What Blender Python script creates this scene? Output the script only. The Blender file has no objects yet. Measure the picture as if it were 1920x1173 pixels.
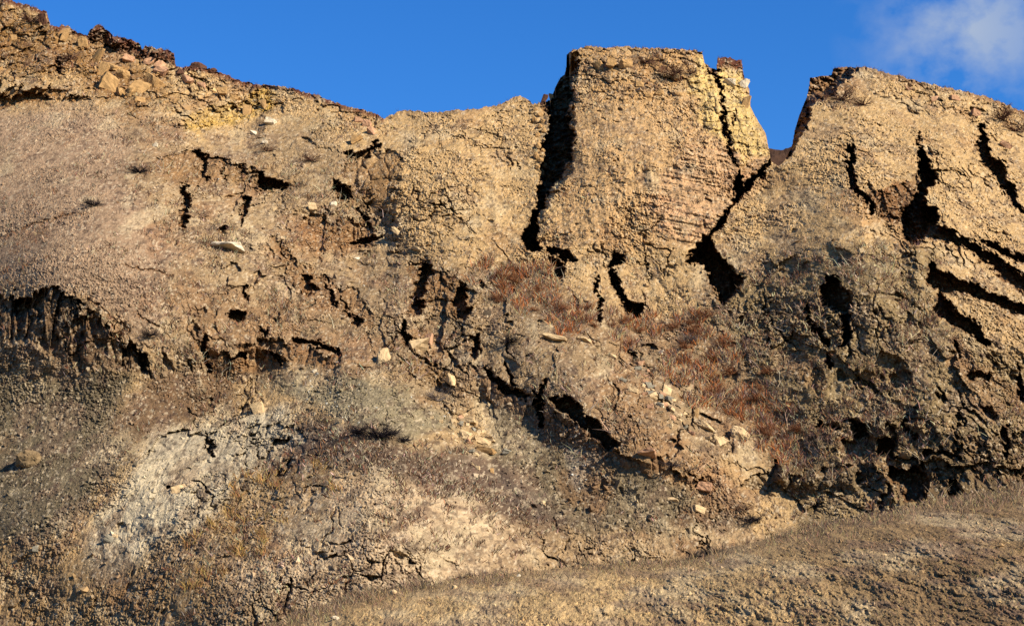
import bpy, math, random
import numpy as np
from mathutils import Vector, Matrix
R = math.radians
rng = np.random.default_rng(7)
random.seed(7)
S = bpy.context.scene
COL = S.collection

# ------------------------------------------------------------------ camera, sky, sun
HFOV, PITCH = 30.0, 10.0
F = 960 / math.tan(R(HFOV / 2))
cam = bpy.data.cameras.new('camera')
cam.angle = R(HFOV); cam.clip_end = 5000; cam.clip_start = 0.5
co = bpy.data.objects.new('camera', cam); COL.objects.link(co)
co.location = (0, 0, 0); co.rotation_euler = (R(90 + PITCH), 0, 0)
S.camera = co
SUN_EL, SUN_AZ = 34.0, 122.0          # azimuth clockwise from +Y (the view direction)
S.view_settings.view_transform = 'Standard'; S.view_settings.look = 'None'
S.view_settings.gamma = 1.0; S.view_settings.exposure = 1.03
w = bpy.data.worlds.new('World'); S.world = w; w.use_nodes = True
nt = w.node_tree; nt.nodes.clear(); N = nt.nodes; L = nt.links
out = N.new('ShaderNodeOutputWorld'); bg = N.new('ShaderNodeBackground')
sky = N.new('ShaderNodeTexSky'); sky.sky_type = 'NISHITA'; sky.sun_disc = False
sky.sun_elevation = R(SUN_EL); sky.sun_rotation = R(SUN_AZ)
sky.altitude = 600; sky.air_density = 1.0; sky.dust_density = 0.2; sky.ozone_density = 2.5
bg.inputs['Strength'].default_value = 0.0515
hs = N.new('ShaderNodeHueSaturation'); hs.inputs['Saturation'].default_value = 1.3
hs.inputs['Value'].default_value = 1.05
tc = N.new('ShaderNodeTexCoord')
# a thin cloud high on the right, laid on the sky by direction
mp = N.new('ShaderNodeMapping'); mp.inputs['Scale'].default_value = (7, 7, 9)
nz = N.new('ShaderNodeTexNoise'); nz.inputs['Scale'].default_value = 2.6; nz.inputs['Detail'].default_value = 9
nz.inputs['Roughness'].default_value = 0.55
dist = N.new('ShaderNodeVectorMath'); dist.operation = 'DISTANCE'
az, el = R(14.1), R(17.9)
dist.inputs[1].default_value = (math.sin(az) * math.cos(el), math.cos(az) * math.cos(el), math.sin(el))
mr = N.new('ShaderNodeMapRange'); mr.inputs[1].default_value = 0.072; mr.inputs[2].default_value = 0.0
mr2 = N.new('ShaderNodeMapRange'); mr2.inputs[1].default_value = 0.43; mr2.inputs[2].default_value = 0.60
ml = N.new('ShaderNodeMath'); ml.operation = 'MULTIPLY'
ml2 = N.new('ShaderNodeMath'); ml2.operation = 'MULTIPLY'; ml2.inputs[1].default_value = 1.0
mx = N.new('ShaderNodeMixRGB'); mx.inputs[2].default_value = (3.7, 4.6, 6.3, 1)
L.new(tc.outputs['Generated'], mp.inputs[0]); L.new(mp.outputs[0], nz.inputs['Vector'])
L.new(tc.outputs['Generated'], dist.inputs[0]); L.new(dist.outputs['Value'], mr.inputs[0])
L.new(nz.outputs['Fac'], mr2.inputs[0]); L.new(mr.outputs[0], ml.inputs[0]); L.new(mr2.outputs[0], ml.inputs[1])
L.new(ml.outputs[0], ml2.inputs[0]); L.new(ml2.outputs[0], mx.inputs[0])
tn = N.new('ShaderNodeMixRGB'); tn.blend_type = 'MULTIPLY'; tn.inputs[0].default_value = 1; tn.inputs[2].default_value = (0.62, 1.05, 1.52, 1)
L.new(sky.outputs[0], hs.inputs['Color']); L.new(hs.outputs[0], tn.inputs[1]); L.new(tn.outputs[0], mx.inputs[1])
L.new(mx.outputs[0], bg.inputs['Color']); L.new(bg.outputs[0], out.inputs[0])
sl = bpy.data.lights.new('sun', 'SUN'); sl.energy = 5.0; sl.angle = R(0.5); sl.color = (1.0, 0.915, 0.79)
so = bpy.data.objects.new('sun', sl); COL.objects.link(so)
sdir = Vector((math.sin(R(SUN_AZ)) * math.cos(R(SUN_EL)), math.cos(R(SUN_AZ)) * math.cos(R(SUN_EL)), math.sin(R(SUN_EL))))
so.rotation_euler = sdir.to_track_quat('Z', 'Y').to_euler()

# ------------------------------------------------------------------ helpers
CP, SP = math.cos(R(PITCH)), math.sin(R(PITCH))
def raydir(px, py):
    a = (px - 960) / F; b = (586.5 - py) / F
    dy = CP - b * SP; dz = SP + b * CP
    return a / dy, dz / dy
_perm = rng.permutation(256); _perm = np.concatenate([_perm, _perm]).astype(np.int32)
_g = rng.normal(size=(256, 3)).astype(np.float32); _g /= np.linalg.norm(_g, axis=1)[:, None]
def perlin(x, y, z):
    x = np.asarray(x, np.float32); y = np.asarray(y, np.float32); z = np.asarray(z, np.float32)
    x, y, z = np.broadcast_arrays(x, y, z)
    xi = np.floor(x).astype(np.int32); yi = np.floor(y).astype(np.int32); zi = np.floor(z).astype(np.int32)
    xf = x - xi; yf = y - yi; zf = z - zi
    xi &= 255; yi &= 255; zi &= 255
    f = lambda t: t * t * t * (t * (t * 6 - 15) + 10)
    u, v, ww = f(xf), f(yf), f(zf)
    def gr(dx, dy, dz):
        h = _perm[_perm[_perm[(xi + dx) & 255] + ((yi + dy) & 255)] + ((zi + dz) & 255)]
        g = _g[h]
        return g[..., 0] * (xf - dx) + g[..., 1] * (yf - dy) + g[..., 2] * (zf - dz)
    def lp(a, b, t): return a + (b - a) * t
    return lp(lp(lp(gr(0,0,0), gr(1,0,0), u), lp(gr(0,1,0), gr(1,1,0), u), v),
              lp(lp(gr(0,0,1), gr(1,0,1), u), lp(gr(0,1,1), gr(1,1,1), u), v), ww) * 1.5
from concurrent.futures import ThreadPoolExecutor
_ex = ThreadPoolExecutor(4)
def fbm(x, y, z, s, o=4, g=0.5, lac=2.03):
    x, y, z = np.broadcast_arrays(np.asarray(x, np.float32), np.asarray(y, np.float32), np.asarray(z, np.float32))
    if x.size > 200000 and x.ndim == 2:
        ed = np.linspace(0, x.shape[0], 17).astype(int)
        return np.concatenate(list(_ex.map(lambda i: fbm1(x[ed[i]:ed[i+1]], y[ed[i]:ed[i+1]], z[ed[i]:ed[i+1]], s, o, g, lac), range(16))), 0)
    return fbm1(x, y, z, s, o, g, lac)
def fbm1(x, y, z, s, o=4, g=0.5, lac=2.03):
    s = np.float32(s)
    r = 0; a = 1; t = 0
    for i in range(o):
        r = r + a * perlin(x * s + i * 17.3, y * s + i * 5.1, z * s + i * 9.7); t += a; a *= g; s *= lac
    return r / t * 1.4
def sstep(a, b, x):
    t = np.clip((x - a) / (b - a), 0, 1); return t * t * (3 - 2 * t)
def poly_sd(X, Y, P):
    """signed distance in px, positive inside; -1e3 away from the polygon's box"""
    P = np.array(P, float); r = np.full(X.shape, -1e3, np.float32)
    m = 60
    sel = (X > P[:,0].min()-m) & (X < P[:,0].max()+m) & (Y > P[:,1].min()-m) & (Y < P[:,1].max()+m)
    x = X[sel]; y = Y[sel]
    d = np.full(x.shape, 1e9); ins = np.zeros(x.shape, bool)
    for i in range(len(P)):
        ax, ay = P[i]; bx, by = P[(i + 1) % len(P)]
        ex, ey = bx - ax, by - ay
        t = np.clip(((x - ax) * ex + (y - ay) * ey) / (ex * ex + ey * ey + 1e-9), 0, 1)
        d = np.minimum(d, (x - ax - t * ex) ** 2 + (y - ay - t * ey) ** 2)
        c = ((ay > y) != (by > y)) & (x < ex * (y - ay) / (ey + 1e-12) + ax)
        ins ^= c
    r[sel] = np.sqrt(d) * np.where(ins, 1, -1)
    return r
def line_sd(X, Y, P):
    """P: (x, y, width); half width minus distance to the polyline"""
    P = np.array(P, float); r = np.full(X.shape, -1e3, np.float32); m = 50
    sel = (X > P[:,0].min()-m) & (X < P[:,0].max()+m) & (Y > P[:,1].min()-m) & (Y < P[:,1].max()+m)
    x = X[sel]; y = Y[sel]; d = np.full(x.shape, -1e3)
    for i in range(len(P) - 1):
        ax, ay, aw = P[i]; bx, by, bw = P[i + 1]
        ex, ey = bx - ax, by - ay
        t = np.clip(((x - ax) * ex + (y - ay) * ey) / (ex * ex + ey * ey + 1e-9), 0, 1)
        d = np.maximum(d, (aw + (bw - aw) * t) / 2 - np.hypot(x - ax - t * ex, y - ay - t * ey))
    r[sel] = d
    return r
def lin(c):
    c = np.array(c, float) / 255
    return np.where(c <= 0.04045, c / 12.92, ((c + 0.055) / 1.055) ** 2.4)
KALB = 0.53
def alb(c): return lin(c) * KALB

def tag(o, label=None, cat=None, group=None, kind=None):
    if label: o['label'] = label
    if cat: o['category'] = cat
    if group: o['group'] = group
    if kind: o['kind'] = kind
    return o
def mesh_np(name, V, Fc, nside, mat, colors=None, smooth=False):
    me = bpy.data.meshes.new(name)
    V = np.ascontiguousarray(V, np.float32); Fc = np.ascontiguousarray(Fc, np.int32)
    me.vertices.add(len(V)); me.vertices.foreach_set('co', V.ravel())
    nf = len(Fc); me.loops.add(nf * nside); me.loops.foreach_set('vertex_index', Fc.ravel())
    me.polygons.add(nf)
    me.polygons.foreach_set('loop_start', np.arange(0, nf * nside, nside, dtype=np.int32))
    me.polygons.foreach_set('loop_total', np.full(nf, nside, np.int32))
    me.polygons.foreach_set('use_smooth', np.full(nf, smooth, bool))
    if colors is not None:
        a = me.color_attributes.new('Col', 'FLOAT_COLOR', 'POINT')
        c = np.ones((len(V), 4), np.float32); c[:, :3] = colors
        a.data.foreach_set('color', c.ravel())
    me.materials.append(mat); me.update()
    o = bpy.data.objects.new(name, me); COL.objects.link(o)
    return o

# ------------------------------------------------------------------ materials
def mat_attr(name, rough=0.95, nscale=6.0, namt=0.35, bump=0.5, bscale=14.0, bdist=0.05, trans=0.0):
    m = bpy.data.materials.new(name); m.use_nodes = True; t = m.node_tree; n = t.nodes; l = t.links
    b = n['Principled BSDF']; b.inputs['Roughness'].default_value = rough
    b.inputs['Specular IOR Level'].default_value = 0.12
    at = n.new('ShaderNodeAttribute'); at.attribute_name = 'Col'
    tcn = n.new('ShaderNodeTexCoord')
    no = n.new('ShaderNodeTexNoise'); no.inputs['Scale'].default_value = nscale; no.inputs['Detail'].default_value = 8
    no.inputs['Roughness'].default_value = 0.7
    l.new(tcn.outputs['Object'], no.inputs['Vector'])
    r = n.new('ShaderNodeMapRange'); r.inputs[1].default_value = 0.3; r.inputs[2].default_value = 0.7
    r.inputs[3].default_value = 1 - namt; r.inputs[4].default_value = 1 + namt
    l.new(no.outputs['Fac'], r.inputs[0])
    mm = n.new('ShaderNodeVectorMath'); mm.operation = 'SCALE'
    l.new(at.outputs['Color'], mm.inputs[0]); l.new(r.outputs[0], mm.inputs['Scale'])
    l.new(mm.outputs[0], b.inputs['Base Color'])
    if bump:
        nb = n.new('ShaderNodeTexNoise'); nb.inputs['Scale'].default_value = bscale; nb.inputs['Detail'].default_value = 7
        nb.inputs['Roughness'].default_value = 0.72
        l.new(tcn.outputs['Object'], nb.inputs['Vector'])
        bp = n.new('ShaderNodeBump'); bp.inputs['Strength'].default_value = bump; bp.inputs['Distance'].default_value = bdist
        l.new(nb.outputs['Fac'], bp.inputs['Height']); l.new(bp.outputs[0], b.inputs['Normal'])
    return m
M_soil = mat_attr('dry_soil', nscale=5.0, namt=0.28, bump=0.8, bscale=9.0, bdist=0.10)
M_rock = mat_attr('sandstone', nscale=5.0, namt=0.25, bump=0.7, bscale=7.0, bdist=0.06)
M_veg = mat_attr('dry_stems', nscale=2.0, namt=0.25, bump=0)
M_debris = mat_attr('loose_debris', nscale=8.0, namt=0.25, bump=0)

# ------------------------------------------------------------------ the hillside
CREST = [(-420,-140),(-240,-90),(-100,-45),(0,-4),(50,8),(88,22),(92,34),(94,46),(110,50),(118,46),(130,50),(150,62),(163,68),(169,54),(185,47),
 (203,55),(212,68),(238,72),(262,82),(267,94),(272,86),(300,91),(327,98),(330,124),(345,126),(360,125),(386,128),(400,132),(425,140),(450,151),
 (480,157),(515,161),(550,166),(600,180),(640,196),(670,203),(700,210),(720,221),(735,214),(760,206),(785,208),(810,210),(850,207),
 (900,203),(940,195),(960,183),(975,179),(990,187),(1000,195),(1008,192),(1022,190),(1032,188),(1040,165),(1050,146),(1058,140),(1062,122),
 (1061,104),(1066,97),(1082,92),(1100,87),(1130,89),(1160,87),(1200,90),(1250,91),(1300,93),(1317,98),(1321,118),(1332,127),
 (1343,130),(1345,110),(1365,107),(1391,113),(1393,132),(1397,149),(1405,166),(1408,200),(1421,226),(1436,250),(1441,275),(1446,302),
 (1460,312),(1470,302),(1484,275),(1490,243),(1500,212),(1512,182),(1517,160),(1515,145),(1530,144),(1558,141),(1562,129),(1590,125),
 (1620,125),(1660,136),(1720,151),(1790,167),(1850,181),(1920,209),(2050,260),(2350,380)]
STEP = 1.6
pxs = np.arange(-240, 2170, STEP, dtype=np.float32)
pys = np.arange(-120, 1290, STEP, dtype=np.float32)
PX, PY = np.meshgrid(pxs, pys)
cr = np.interp(pxs, [c[0] for c in CREST], [c[1] for c in CREST]).astype(np.float32)
# ragged edge
cr += (perlin(pxs / 9, 0.3, 0.7) * 3.2 + perlin(pxs / 3.7, 4.3, 0.7) * 2.0) * np.where((pxs > 1030) & (pxs < 1062) | (pxs > 1395) & (pxs < 1520), 0.4, 1)
CR = np.broadcast_to(cr, PX.shape)
behind = np.maximum(CR - PY, 0)
py = np.maximum(PY, CR); px = PX
# macro depth: base slope + control points (px, py, metres towards (-) or away (+))
CTRL = [(-300,0,4),(0,60,2),(0,400,-6),(200,250,-3),(200,450,-12),(420,520,-8),(100,560,-9),(60,720,0),(250,760,0),(60,1000,0),(0,1173,4),(-300,800,6),(-300,400,2),
 (450,250,2),(350,140,1),(600,260,1),(720,230,2),(560,400,0),(700,420,2),(850,330,-1),(850,480,-1),(980,330,1),(960,220,2),
 (1150,150,-3),(1250,250,-3),(1130,300,-3),(1300,400,-3),(1100,440,-2),(1400,250,-3),(1420,330,-1),(1320,130,-3),
 (1560,200,-4),(1600,350,-8),(1700,250,-5),(1800,300,-4),(1900,400,-2),(1600,550,-7),(1750,560,-6),(1700,700,-3),(1850,700,-3),(1500,700,-0.5),(1420,600,0),(1400,680,1),(1900,900,-2),(1600,850,0),
 (2200,400,4),(2200,900,2),
 (1200,620,3),(1350,760,3),(1450,840,3),(1000,530,1),(1150,540,0),(1300,540,1),
 (1000,650,-4),(1100,700,-6),(1250,790,-4),(1350,830,-1),(850,650,-1),(700,600,-2),(600,640,-3),
 (900,780,0),(960,850,-0.5),(1100,900,-0.5),(1250,950,1),(1400,950,3),(1550,930,3),(1050,1020,2),
 (450,750,0),(330,800,0),(560,730,-3),(700,800,-8),(650,950,-10),(800,1000,-9),(500,1000,-8),(330,900,-4),(400,1100,-8),(900,1080,-3),(250,1050,-3),
 (1200,1150,0),(1600,1150,0),(1900,1200,0),(700,1300,-8),(300,1300,-2),(-200,1300,0),(2200,1300,0),(1300,1300,0)]
C = np.array(CTRL, float)
def tps(r2): return r2 * np.log(r2 + 1e-9) * 0.5
cx, cy, cv = C[:,0] / 500, C[:,1] / 500, C[:,2]
K = tps((cx[:,None]-cx)**2 + (cy[:,None]-cy)**2) + np.eye(len(C)) * 0.01
Pm = np.stack([np.ones(len(C)), cx, cy], 1)
A = np.block([[K, Pm], [Pm.T, np.zeros((3,3))]])
sol = np.linalg.solve(A, np.concatenate([cv, np.zeros(3)]))
gx = np.arange(-320, 2260, 20.0); gy = np.arange(-180, 1360, 20.0)
GX, GY = np.meshgrid(gx, gy)
G = sol[-3] + sol[-2] * GX / 500 + sol[-1] * GY / 500
for i in range(len(C)): G = G + sol[i] * tps((GX/500 - cx[i])**2 + (GY/500 - cy[i])**2)
def bil(Garr, x, y, x0, y0, s):
    fx = np.clip((x - x0) / s, 0, Garr.shape[1] - 1.001); fy = np.clip((y - y0) / s, 0, Garr.shape[0] - 1.001)
    ix = fx.astype(int); iy = fy.astype(int); tx = fx - ix; ty = fy - iy
    if Garr.ndim == 3: tx = tx[..., None]; ty = ty[..., None]
    return (Garr[iy, ix] * (1-tx) + Garr[iy, ix+1] * tx) * (1-ty) + (Garr[iy+1, ix] * (1-tx) + Garr[iy+1, ix+1] * tx) * ty
Yb = np.interp(py, [-200, 80, 300, 600, 900, 1173, 1400], [176, 166, 150, 131, 115, 103, 96]).astype(np.float32)
Yd = Yb + bil(G, px, py, gx[0], gy[0], 20.0)
# noise coordinates on the hillside, metres
wx, wz = raydir(px, py); NX = wx * Yd; NZ = wz * Yd; NY = Yd * 0.6
# warped pixel coordinates for ragged outlines
WX = px + fbm(NX, NZ, 3.1, 0.55, 4) * 9 + fbm(NX, NZ, 8.2, 2.3, 3) * 5
WY = py + fbm(NX, NZ, 13.1, 0.55, 4) * 9 + fbm(NX, NZ, 18.2, 2.3, 3) * 5

def cell(x, y, s, seed):
    x = x * s; y = y * s; ix = np.floor(x).astype(np.int32); iy = np.floor(y).astype(np.int32)
    f1 = np.full(x.shape, 9.0, np.float32); f2 = np.full(x.shape, 9.0, np.float32); idv = np.zeros(x.shape, np.float32)
    for dx in (-1,0,1):
        for dy in (-1,0,1):
            a = ix + dx; b = iy + dy
            h = (a * 73856093 ^ b * 19349663 ^ (seed * 83492791 & 0x7fffffff)) & 0xffff
            hx = ((h * 7919) & 1023) / np.float32(1023); hy = ((h * 10473 >> 3) & 1023) / np.float32(1023)
            d = np.hypot(a + hx - x, b + hy - y)
            m = d < f1
            f2 = np.where(m, f1, np.minimum(f2, d)); idv = np.where(m, ((h * 31) & 255) / np.float32(255), idv); f1 = np.where(m, d, f1)
    return f1, f2, idv
def pcell(x, y, s, seed):
    ed = np.linspace(0, x.shape[0], 17).astype(int)
    r = list(_ex.map(lambda i: cell(x[ed[i]:ed[i+1]], y[ed[i]:ed[i+1]], s, seed), range(16)))
    return [np.concatenate([q[j] for q in r], 0) for j in range(3)]
_c1 = pcell(NX, NZ, 1.5, 21)[2]; _c2 = pcell(NX, NZ, 1.5, 22)[2]; _c3 = pcell(NX * 1.3, NZ, 3.5, 23)[2]
WX = WX + (_c1 - 0.5) * 8 + (_c3 - 0.5) * 4; WY = WY + (_c2 - 0.5) * 4 + (0.5 - _c3) * 3
# ---- broad relief
rough = np.ones_like(px)                       # how broken the soil is
def soft(poly, blur, amt=1.0, arr=None):
    return sstep(-blur, blur, poly_sd(px + fbm(NX, NZ, 31.0, 0.25, 4) * 34, py + fbm(NX, NZ, 41.0, 0.25, 4) * 34, poly)) * amt
m_dome = soft([(-300,180),(60,205),(200,190),(330,240),(360,330),(340,430),(440,540),(420,580),(250,640),(150,560),(-300,545)], 30)
m_scree = soft([(-300,680),(120,690),(255,700),(235,860),(180,930),(120,1010),(-300,1110)], 22)
m_pale1 = soft([(290,800),(520,770),(560,830),(500,900),(400,960),(330,1020),(200,1080),(150,1060),(200,960),(250,850)], 18)
m_pale2 = soft([(560,930),(700,880),(850,900),(1000,1020),(985,1090),(560,1180),(330,1200),(420,1090)], 25)
m_blue = soft([(520,700),(650,690),(760,720),(850,800),(760,810),(640,790),(520,740)], 16)
m_brown = soft([(300,690),(450,700),(440,780),(330,790),(250,830),(215,800)], 18)
m_talus = soft([(930,760),(1040,770),(1150,850),(1280,900),(1400,930),(1380,1000),(1100,1010),(960,960),(900,860)], 22)
m_white = soft([(1052,790),(1085,800),(1118,860),(1112,930),(1085,930),(1068,870)], 10)
m_rust = soft([(900,490),(1010,500),(1060,560),(1200,590),(1310,590),(1360,640),(1420,720),(1500,800),(1480,870),(1370,830),(1300,760),(1180,650),(1060,620),(960,560),(880,530)], 22)
m_mid = soft([(250,230),(420,260),(620,230),(700,380),(780,470),(900,500),(1250,650),(1440,860),(1150,860),(950,780),(820,780),(700,690),(450,720),(280,690),(330,470),(240,330)], 30)
m_dark = soft([(560,790),(720,800),(860,840),(980,900),(1060,990),(1000,1030),(880,940),(760,890),(600,880),(480,900),(560,830)], 25)
m_gold = soft([(470,880),(600,880),(640,960),(520,1040),(330,1090),(150,1110),(330,1000)], 24)
m_olive = soft([(1350,560),(1400,500),(1560,470),(1740,480),(1760,600),(1860,660),(2230,640),(2230,980),(1500,980),(1440,880),(1480,820),(1390,700)], 30)
m_butte = soft([(1070,90),(1320,90),(1380,330),(1320,450),(1160,470),(1010,450),(1070,300)], 10)
m_strata = soft([(1240,330),(1300,270),(1390,290),(1440,310),(1380,380),(1330,440),(1270,470),(1230,420)], 18)
m_pinn = soft([(1316,100),(1400,110),(1415,220),(1445,300),(1390,320),(1340,260),(1300,180)], 10)
m_yelL = soft([(150,60),(220,100),(300,140),(320,190),(250,215),(180,175),(110,150),(-300,100),(-300,-120),(100,40)], 22)
m_yel2 = soft([(340,232),(430,200),(490,155),(520,170),(495,205),(440,235),(370,250)], 8)
m_bytop = soft([(1066,90),(1320,95),(1310,180),(1230,190),(1080,175)], 16)
m_red = soft([(560,412),(690,415),(690,470),(650,480),(600,470),(560,440)], 8)
m_face = soft([(360,285),(450,305),(560,340),(545,358),(480,350),(420,335),(320,345),(310,300)], 6)
rough = 0.85 - 0.5 * m_dome - 0.3 * m_pale2 - 0.15 * m_mid + 0.12 * m_olive  - 0.25 * m_brown + 0.1 * m_butte - 0.3 * m_talus - 0.25 * m_scree
rough = np.clip(rough, 0.2, 1.4)

bstep = sstep(-4, 8, poly_sd(WX, WY, [(1062,60),(1320,60),(1400,60),(1460,300),(1380,384),(1335,440),(1300,470),(1180,472),(1080,478),(1010,464),(1025,380),(1070,310),(1076,230)]))
Yd = Yd - 3.0 * bstep * sstep(470, 250, py)
bed_ge = np.interp(py, [90, 300, 420], [1318, 1385, 1330])
Yd = Yd + np.clip(px - bed_ge, 0, 90) * 0.032 * sstep(420, 300, py) * bstep
Yd = Yd + fbm(NX, NZ, NY, 0.06, 3) * 2.6 * (0.5 + 0.5 * rough) * (1 - 0.6 * m_butte)
b1 = np.abs(fbm(NX, NZ, NY + 50, 0.33, 4))                      # billows: rounded clods, sharp creases
Yd = Yd - (b1 - 0.2) * 0.6 * rough * (1 - 0.35 * m_butte)
# vertical fluting on steep faces, horizontal ledges in the strata
flut = fbm(NX * 2.2, NZ * 0.45, NY * 0.2 + 9, 0.5, 4)
Yd = Yd + flut * 0.55 * (0.14 * (1 - m_dome) + 0.3 * m_butte + 0.8 * m_pinn + 0.3 * m_yel2 + m_face + m_red)
bed = fbm(NX * 0.12 + NZ * 0.06, NZ * 1.6 + NX * 0.35, 2.0, 1.1, 4)
Yd = Yd + bed * 0.24 * (m_strata + 0.4 * m_pinn + 0.25 * m_butte)
# diagonal rills on the slopes below
ril = fbm((NX + NZ * 0.4) * 1.3, (NZ - NX * .4) * 0.2, 77, 0.5, 3)
Yd = Yd + ril * 0.2 * (m_pale1 + 0.5 * m_pale2 + 0.6 * m_mid)
# block fracture (cellular) on the top rubble
cxw = NX + fbm(NX, NZ, 5, 0.9, 3) * 0.5; czw = NZ + fbm(NX, NZ, 15, 0.9, 3) * 0.5
m_rub = np.clip(m_yelL * 0.9 + soft([(170,45),(330,100),(480,155),(720,210),(720,240),(560,200),(400,240),(300,200),(200,160)], 14)
   + 0.9 * m_bytop + soft([(1620,170),(1700,150),(1850,180),(1860,230),(1740,215)], 12) + 0.6 * m_pinn + 0.6*soft([(985,180),(1030,180),(1030,240),(1022,330),(1010,325),(1005,240)], 5), 0, 1)
f1, f2, idv = pcell(cxw * 1.0, czw * 1.2, 0.75, 3)
Yd = Yd + m_rub * ((idv - 0.5) * 0.9 + np.exp(-(f2 - f1) * 9) * 0.45)
f1b, f2b, idb = pcell(cxw, czw, 2.4, 11)
Yd = Yd + (idb - 0.5) * 0.22 * np.clip(rough + m_rub * 0.5, 0, 1.4) * sstep(-0.1, 0.35, fbm(NX, NZ, 91, 0.3, 3) + 0.3 * m_rub + 0.15*m_olive)
# fine clods and pits
gritty = 0.25 + 0.95 * sstep(-0.25, 0.35, fbm(NX, NZ, 611, 0.2, 4))
f3 = fbm(NX, NZ, NY + 20, 1.3, 4, 0.62)
f4 = fbm(NX, NZ, NY + 70, 3.6, 3, 0.6)
Yd = Yd + f3 * 0.27 * rough * (0.35 + 0.65 * gritty) + f4 * 0.15 * (0.65 + rough * 0.6) * gritty + fbm(NX, NZ, NY + 90, 8.0, 2, 0.7) * 0.16 * (0.75 + 0.25 * rough) * gritty
pit = 0.5 * sstep(0.40, 0.62, fbm(NX, NZ * 0.8, NY + 33, 1.0, 3) + 0.22 * fbm(NX, NZ, 3, 0.12, 2) * 1.0 - 0.06 + 0.07 * (rough - 0.8))
Yd = Yd + pit * 0.7 * np.clip(rough, 0.3, 1.5)

# ---- fissures: (depth in metres, shape)
FP = [
 (7.0, [(1062,93),(1084,99),(1079,140),(1073,180),(1067,215),(1076,240),(1080,262),(1072,300),(1060,318),(1040,345),(1022,380),(1012,410),(1006,440),(1020,462),(1008,472),(990,468),(976,445),(984,430),(1000,400),(1004,370),(1014,330),(1016,300),(1015,270),(1024,240),(1030,215),(1024,200),(1030,182),(1040,160),(1056,130)]),
 (3.2, [(1028,462),(1060,468),(1080,486),(1064,497),(1050,486),(1030,476)]),
 (2.8, [(1030,482),(1045,488),(1060,500),(1056,524),(1040,522),(1032,505)]),
 (6.0, [(1448,300),(1440,320),(1402,357),(1372,392),(1352,430),(1334,447),(1346,480),(1366,505),(1402,515),(1385,542),(1350,577),(1342,548),(1328,512),(1322,499),(1300,492),(1286,488),(1300,460),(1325,444),(1340,428),(1352,403),(1376,383),(1372,348),(1385,322),(1394,345),(1418,325),(1434,308)]),
 (6.5, [(1726,268),(1734,290),(1746,300),(1752,330),(1762,342),(1746,350),(1736,370),(1738,386),(1757,392),(1760,415),(1745,432),(1740,452),(1712,460),(1690,442),(1688,402),(1714,375),(1722,340),(1722,300)]),
 (4.0, [(1548,516),(1565,522),(1580,545),(1600,554),(1592,577),(1596,610),(1592,640),(1578,650),(1574,620),(1581,592),(1560,577),(1540,577),(1538,545)]),
 (3.6, [(1150,463),(1162,470),(1183,476),(1178,493),(1160,495),(1145,506),(1138,500),(1150,485)]),
 (3.6, [(1141,506),(1160,512),(1170,540),(1185,563),(1207,568),(1205,597),(1190,597),(1170,577),(1157,552),(1143,527)]),
 (2.6, [(782,488),(800,493),(814,514),(797,530),(802,547),(782,560),(792,567),(788,592),(764,594),(768,560),(778,530)]),
 (2.8, [(854,538),(872,533),(873,560),(880,580),(870,602),(850,600),(851,565)]),
 (2.2, [(887,627),(904,624),(900,660),(890,674),(885,655)]),
 (2.8, [(1028,752),(1065,735),(1088,760),(1102,780),(1132,800),(1164,832),(1140,848),(1100,812),(1070,787),(1055,772)]),
 (2.8, [(480,318),(500,330),(520,333),(552,345),(535,357),(510,356),(482,362)]),
 (2.6, [(626,333),(655,350),(664,375),(635,378)]),
 (2.2, [(560,513),(580,518),(594,547),(570,552),(561,535)]),
 (3.0, [(1592,783),(1627,795),(1630,822),(1603,822)]),
 (3.0, [(1640,825),(1682,820),(1680,862),(1645,852)]),
 (3.5, [(1665,868),(1700,880),(1722,868),(1744,900),(1737,938),(1700,938),(1693,912),(1665,892)]),
 (2.8, [(1778,893),(1802,900),(1802,942),(1780,937)]),
]
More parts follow.
